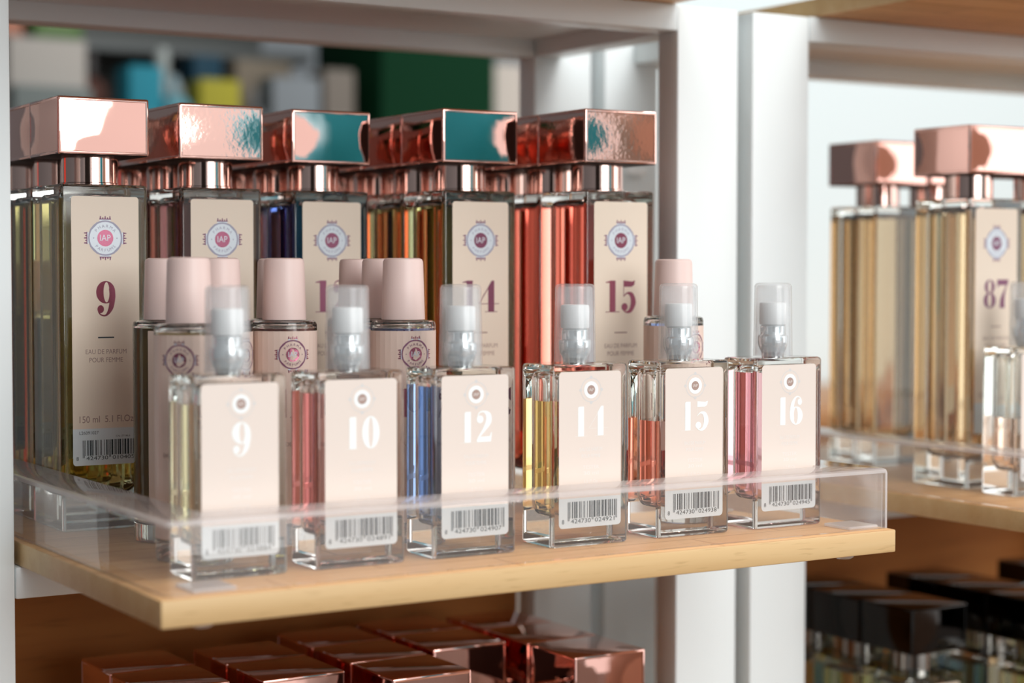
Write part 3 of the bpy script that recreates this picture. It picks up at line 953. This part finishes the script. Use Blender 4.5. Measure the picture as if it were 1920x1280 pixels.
# --- rectangular testers with clear overcaps
TW, TD, TH = 0.0390, 0.0236, 0.0766
def tester(num, liqkey, x, y, z, level, code, label, group, overcap=True):
    t = empty('tester_bottle', (x + TW / 2, y + TD / 2, z), label, 'perfume tester', group)
    glass_and_liquid(t, TW / 2, TD / 2, TH, 0.0013, 0.0166, 0.0088, 0.0072, 0.0125, 0.0735, level, LIQ.get('t' + liqkey, LIQ[liqkey]), 0.006, 0)
    bm = bmesh.new()
    lathe(bm, [(0.0009, 0.0150), (0.0009, min(level, 0.0735) - 0.0006)], 10)
    tube = mesh_obj('dip_tube', bm, M['tube'], None, 40)
    bm = bmesh.new()
    lathe(bm, [(0.0050, 0.0764), (0.0052, 0.0786), (0.0062, 0.0806), (0.0068, 0.0826), (0.0069, 0.0858), (0.0066, 0.0864), (0.0059, 0.0866), (0.0057, 0.0870), (0.0057, 0.0906), (0.0050, 0.0912)], 40)
    pump = mesh_obj('spray_pump', bm, M['silver'], t, 35); tube.parent = pump
    bm = bmesh.new()
    lathe(bm, [(0.0058, 0.0913), (0.0061, 0.0918), (0.0061, 0.1004), (0.0057, 0.1012), (0.0045, 0.1014)], 36)
    mesh_obj('spray_button', bm, M['white_plastic'], pump, 35)
    if overcap:
        bm = bmesh.new()
        R0, R1, th = 0.0089, 0.0084, 0.0009
        prof = [(R0 - th, 0.0770), (R0, 0.0770), (R1, 0.1088), (R1 - 0.0006, 0.1098), (R1 - 0.0018, 0.1102)]
        lathe(bm, prof, 44, cap0=False)
        lathe(bm, [(R0 - th, 0.0770), (R1 - th, 0.1080), (R1 - th - 0.0008, 0.1090)], 44, cap0=False, flip=True)
        mesh_obj('clear_overcap', bm, M['overcap'], t, 35)
    f = Flat(y=-TD / 2 - 0.00012)
    x0, x1 = -0.0158, 0.0156
    f.paper(x0, x1, 0.0205, 0.0735, M['tester_paper'], 0, low=False, r=0.0016)
    g = Flat(y=-TD / 2 - 0.00012)
    g.paper(x0, x1, 0.0080, 0.0205, M['barcode_ground'], 0, high=False, r=0.0018)
    f.disc(0.0003, 0.0657, 0.0052, M['faint_ring'], 1, 32, 0.0049)
    for k in range(4):
        a = k * PI / 2; f.disc(0.0003 + 0.0053 * math.cos(a), 0.0657 + 0.0053 * math.sin(a), 0.0007, M['faint_ring'], 1.3, 10)
    f.disc(0.0003, 0.0657, 0.0036, M['white_foil'], 2, 28)
    f.disc(0.0003, 0.0657, 0.0020, M['taupe'], 3, 24)
    f.text('IAP', 0.0003, 0.0657 - 0.0006, 0.0013, M['faint_print'], 4, 0.0025)
    f.number(num, 0.0003, 0.0463, 0.0125, M['white_foil'], 1.5, hair=0.004, squeeze=0.98, gap=0.05)
    for q, (zz, wd) in enumerate(((0.0400, 0.0150), (0.0372, 0.0125), (0.0325, 0.0110), (0.0300, 0.0100), (0.0265, 0.0090))):
        f.text(['EAU DE PARFUM', 'POUR FEMME', 'TESTER', '30 ml', '1.0 Fl.Oz'][q], 0.0003, zz, 0.0015, M['faint_print'], 1, wd * 0.75)
    g.barcode(code, x0 + 0.0044, x1 - 0.0020, 0.0120, 0.0190, M['ink'], 0.0018)
    lb = f.build('label', t); g.build('barcode_panel', lb)
    return t


SG = 'rectangular testers with clear overcaps along the shelf front'
TY = 0.0312
tester('9', '9', 0.0243, TY, 0, 0.0655, '8424730024884', 'small tester bottle number 9 with pale yellow liquid, nearest the corner', SG)
tester('10', '10', 0.0752, TY, 0, 0.0680, '8424730024891', 'small tester bottle number 10 with coral and purple tinted liquid', SG)
tester('12', '12', 0.1268, TY, 0, 0.0690, '8424730024907', 'small tester bottle number 12 with bright blue liquid', SG)
tester('14', '14', 0.1829, TY, 0, 0.0610, '8424730024921', 'small tester bottle number 14 with golden yellow liquid', SG)
tester('15', '15', 0.2376, TY, 0, 0.0505, '8424730024938', 'small tester bottle number 15, half full of orange liquid', SG)
tester('16', '16', 0.2910, TY, 0, 0.0700, '8424730024945', 'small tester bottle number 16 with rose pink liquid, rightmost', SG)
tester('87', 'peach', 0.4800, 0.0550, 0, 0.0400, '8424730025874', 'small tester with peach liquid in front of bottle 87, cut by the right edge', SG)

# ------------------------------------------------------------------ the shop behind
def plain_box(name, x0, x1, y0, y1, z0, z1, m, bev=0.004, parent=None):
    bm = bmesh.new(); box(bm, x0, x1, y0, y1, z0, z1, 0, bev, 2)
    return mesh_obj(name, bm, m, parent, 30)


fl = plain_box('floor', -4, 9, -5, 9, -1.20, -1.15, wood('brown_floor', (0.22, 0.11, 0.05), (0.15, 0.07, 0.03), (0.1, 0.05, 0.02), 0.05, staves=False), 0.0)
tag(fl, kind='structure')
wl = plain_box('wall_right', 1.24, 3.2, 1.62, 1.68, -1.15, 1.6, principled('pale_blue_white_wall', (0.78, 0.88, 0.90), 0.6), 0.0)
tag(wl, kind='structure')
ct = empty('wooden_counter', (1.27, 1.2, -1.15), 'orange brown wooden counter far behind the right hand shelf', 'counter')
W2 = wood('orange_brown_wood', (0.50, 0.24, 0.09), (0.38, 0.16, 0.05), (0.25, 0.1, 0.03), 0.1, staves=False)
bm = bmesh.new(); box(bm, 0, 1.4, 0.02, 0.40, 0, 1.06, 0, 0.004); mesh_obj('cabinet_body', bm, W2, ct, 30)
bm = bmesh.new(); box(bm, -0.02, 1.42, 0, 0.41, 1.06, 1.09, 0, 0.004); mesh_obj('counter_top', bm, W2, ct, 30)

gd = empty('display_cabinet', (0.30, 1.56, -1.15), 'dark brown store cabinet far behind the tall bottles', 'display cabinet')
DK = wood('dark_brown_wood', (0.085, 0.045, 0.025), (0.05, 0.028, 0.016), (0.03, 0.015, 0.01), 0.1, staves=False)
bm = bmesh.new(); box(bm, 0, 0.60, 0, 0.36, 0, 1.36, 0, 0.004); mesh_obj('cabinet_body', bm, DK, gd, 30)
bm = bmesh.new(); box(bm, -0.005, 0.605, -0.005, 0.365, 1.36, 1.38, 0, 0.004); mesh_obj('cabinet_top', bm, DK, gd, 30)
gw = empty('grey_backboard', (0.30, 1.93, -1.15), 'dark grey backboard behind the far shop goods', 'backboard')
bm = bmesh.new(); box(bm, 0, 0.60, 0, 0.02, 0, 2.3, 0, 0.002); mesh_obj('board_sheet', bm, principled('grey_backboard_paint', (0.10, 0.105, 0.10), 0.8), gw, 30)
bm = bmesh.new(); box(bm, 0, 0.60, -0.17, -0.001, -0.012, 0, 0, 0.002); lg = mesh_obj('metal_ledge', bm, principled('grey_ledge_paint', (0.10, 0.11, 0.11), 0.6), None, 30, (0.30, 1.93, -1.15 + 1.567))
tag(lg, 'grey metal ledge holding the orange and green boxes far behind', 'ledge')
zt = -1.15 + 1.38
zu = -1.15 + 1.567


def pack(x0, x1, y, zb, h, col, label, kind='box', capcol=(0.8, 0.8, 0.78), d=0.05):
    cx = (x0 + x1) / 2
    hw = (x1 - x0) / 2
    m = principled('packaging', tuple(c * 0.55 for c in col), 0.6, **{'Specular IOR Level': 0.2})
    if kind == 'box':
        t = empty('product_box', (cx, y, zb), label, 'product box', 'shop goods on the far gondola')
        bm = bmesh.new(); box(bm, -hw, hw, 0, d, 0, h, 0, 0.0015); mesh_obj('carton', bm, m, t, 30)
        bm = bmesh.new(); box(bm, -hw * 0.7, hw * 0.7, -0.0008, 0.0002, h * 0.25, h * 0.6, 0, 0)
        mesh_obj('front_panel', bm, principled('panel', tuple(c * 0.55 for c in capcol), 0.6), t)
    else:
        t = empty('product_bottle', (cx, y + d / 2, zb), label, 'product bottle', 'shop goods on the far gondola')
        bm = bmesh.new()
        stack(bm, [(0, rrect(hw * .9, d / 2 * .9, hw * .5)), (0.004, rrect(hw, d / 2, hw * .5)), (h * .68, rrect(hw, d / 2, hw * .5)), (h * .76, rrect(hw * .8, d / 2 * .8, hw * .4)), (h * .82, rrect(hw * .35, hw * .35, hw * .3))])
        mesh_obj('bottle_body', bm, m, t, 40)
        bm = bmesh.new(); lathe(bm, [(hw * .38, h * .82), (hw * .38, h * .98), (hw * .3, h)], 20)
        mesh_obj('screw_cap', bm, principled('cap', tuple(c * 0.55 for c in capcol), 0.5), t, 40)
    return t


Y1 = 1.60
pack(0.425, 0.52, Y1, zt, 0.165, (0.62, 0.58, 0.53), 'wide cream box at the far left of the far gondola', 'box', (0.50, 0.50, 0.48))
pack(0.420, 0.515, 1.565, zt, 0.105, (0.24, 0.28, 0.27), 'dark grey box before the wide cream box', 'box', (0.33, 0.36, 0.35), 0.03)
pack(0.525, 0.565, Y1, zt, 0.075, (0.40, 0.42, 0.40), 'low grey box between the cream box and the teal box', 'box', (0.5, 0.5, 0.5))
pack(0.575, 0.618, Y1, zt, 0.140, (0.02, 0.34, 0.46), 'plain teal box on the far gondola', 'box', (0.02, 0.36, 0.48))
pack(0.622, 0.660, Y1, zt, 0.132, (0.16, 0.44, 0.52), 'lighter teal bottle beside the plain teal box', 'bottle', (0.35, 0.5, 0.55))
pack(0.668, 0.722, Y1, zt, 0.128, (0.55, 0.50, 0.04), 'mustard yellow box on the far gondola', 'box', (0.60, 0.55, 0.08))
pack(0.738, 0.765, Y1, zt, 0.12, (0.16, 0.17, 0.18), 'dark grey bottle right of the yellow box', 'bottle', (0.3, 0.3, 0.3))
pack(0.768, 0.835, Y1, zt, 0.136, (0.33, 0.37, 0.40), 'blue grey box on the far gondola', 'box', (0.40, 0.43, 0.45))
pack(0.842, 0.885, Y1, zt, 0.15, (0.30, 0.26, 0.22), 'brown box at the right end of the far gondola', 'box', (0.4, 0.36, 0.32))
Y2 = 1.79
pack(0.44, 0.50, Y2, zu, 0.10, (0.75, 0.33, 0.22), 'salmon orange box on the upper gondola shelf, far left', 'box', (0.7, 0.4, 0.3))
pack(0.515, 0.58, Y2, zu, 0.055, (0.17, 0.30, 0.10), 'green box on the upper gondola shelf', 'box', (0.25, 0.38, 0.15))
pack(0.55, 0.585, 1.70, zt, 0.165, (0.13, 0.045, 0.03), 'dark red bottle standing behind the teal box', 'bottle', (0.05, 0.04, 0.04))
pack(0.64, 0.69, 1.70, zt, 0.178, (0.50, 0.54, 0.52), 'pale grey bottle standing behind the teal bottle', 'bottle', (0.55, 0.6, 0.58))
pack(0.70, 0.74, 1.70, zt, 0.170, (0.01, 0.07, 0.12), 'navy blue box standing behind the yellow box', 'box', (0.02, 0.12, 0.18))
pack(0.76, 0.84, 1.70, zt, 0.168, (0.33, 0.27, 0.20), 'tan box standing behind the blue grey box', 'box', (0.30, 0.2, 0.14))

gp = empty('green_display_column', (0.915, 1.58, -1.15), 'dark green display column far behind tall bottle 14', 'display column')
bm = bmesh.new(); box(bm, 0, 0.176, 0, 0.2, 0, 2.4, 0, 0.003); mesh_obj('column_body', bm, principled('dark_green_paint', (0.002, 0.030, 0.011), 0.7, **{'Specular IOR Level': 0.08}), gp, 30)
bm = bmesh.new(); box(bm, -0.01, 0.186, -0.01, 0.21, -0.0, 0.08, 0, 0.003); mesh_obj('plinth', bm, principled('green_plinth', (0.003, 0.03, 0.012), 0.5), gp, 30)
cp = plain_box('beige_display_panel', 1.094, 1.150, 1.60, 1.64, -1.15, 0.402, principled('beige_panel', (0.48, 0.43, 0.38), 0.6), 0.003)
tag(cp, 'narrow beige panel standing beside the dark green column', 'display panel')

# ------------------------------------------------------------------ unseen stands added around the shelving, to be mirrored in metal and glass
def stand(name, loc, wdt, dep, hgt, col, label, cat):
    t = empty(name, loc, label, cat)
    bm = bmesh.new(); box(bm, -wdt / 2, wdt / 2, -dep / 2, dep / 2, 0.08, hgt, 0, 0.004); mesh_obj('stand_body', bm, principled('stand_paint', col, 0.5), t, 30)
    bm = bmesh.new(); box(bm, -wdt / 2 - .02, wdt / 2 + .02, -dep / 2 - .02, dep / 2 + .02, 0, 0.08, 0, 0.004); mesh_obj('stand_base', bm, principled('stand_base_paint', (0.1, 0.1, 0.1), 0.5), t, 30)
    return t


ts = stand('teal_reflection_stand', (1.22, -1.75, -1.15), 0.34, 0.2, 1.20, (0.62, 0.60, 0.58), 'unseen pale stand with a teal head, added to be mirrored in the caps', 'display stand')
bm = bmesh.new(); box(bm, -0.17, 0.17, -0.1, 0.1, 1.20, 1.85, 0, 0.004); mesh_obj('teal_head', bm, principled('teal_paint', (0.01, 0.62, 0.85), 0.5), ts, 30)  # teal head added to colour the cap reflections
stand('wooden_reflection_stand', (1.75, -1.55, -1.15), 0.55, 0.2, 1.75, (0.85, 0.55, 0.40), 'unseen wooden stand across the aisle, added to be mirrored in the caps', 'display stand')  # added out of view for the brown reflection in the caps
stand('black_contrast_stand', (-0.95, -2.0, -1.15), 0.9, 0.3, 1.9, (0.03, 0.028, 0.026), 'unseen black stand left of the camera, added to darken reflections in the metal', 'display stand')  # added out of view to cut light and deepen contrast in reflections
stand('red_reflection_stand', (-0.85, 0.95, -1.15), 0.22, 0.1, 1.7, (0.75, 0.05, 0.02), 'unseen red stand beyond the left end, added to be mirrored in the collars', 'display stand')  # added out of view for the red streak on the collars
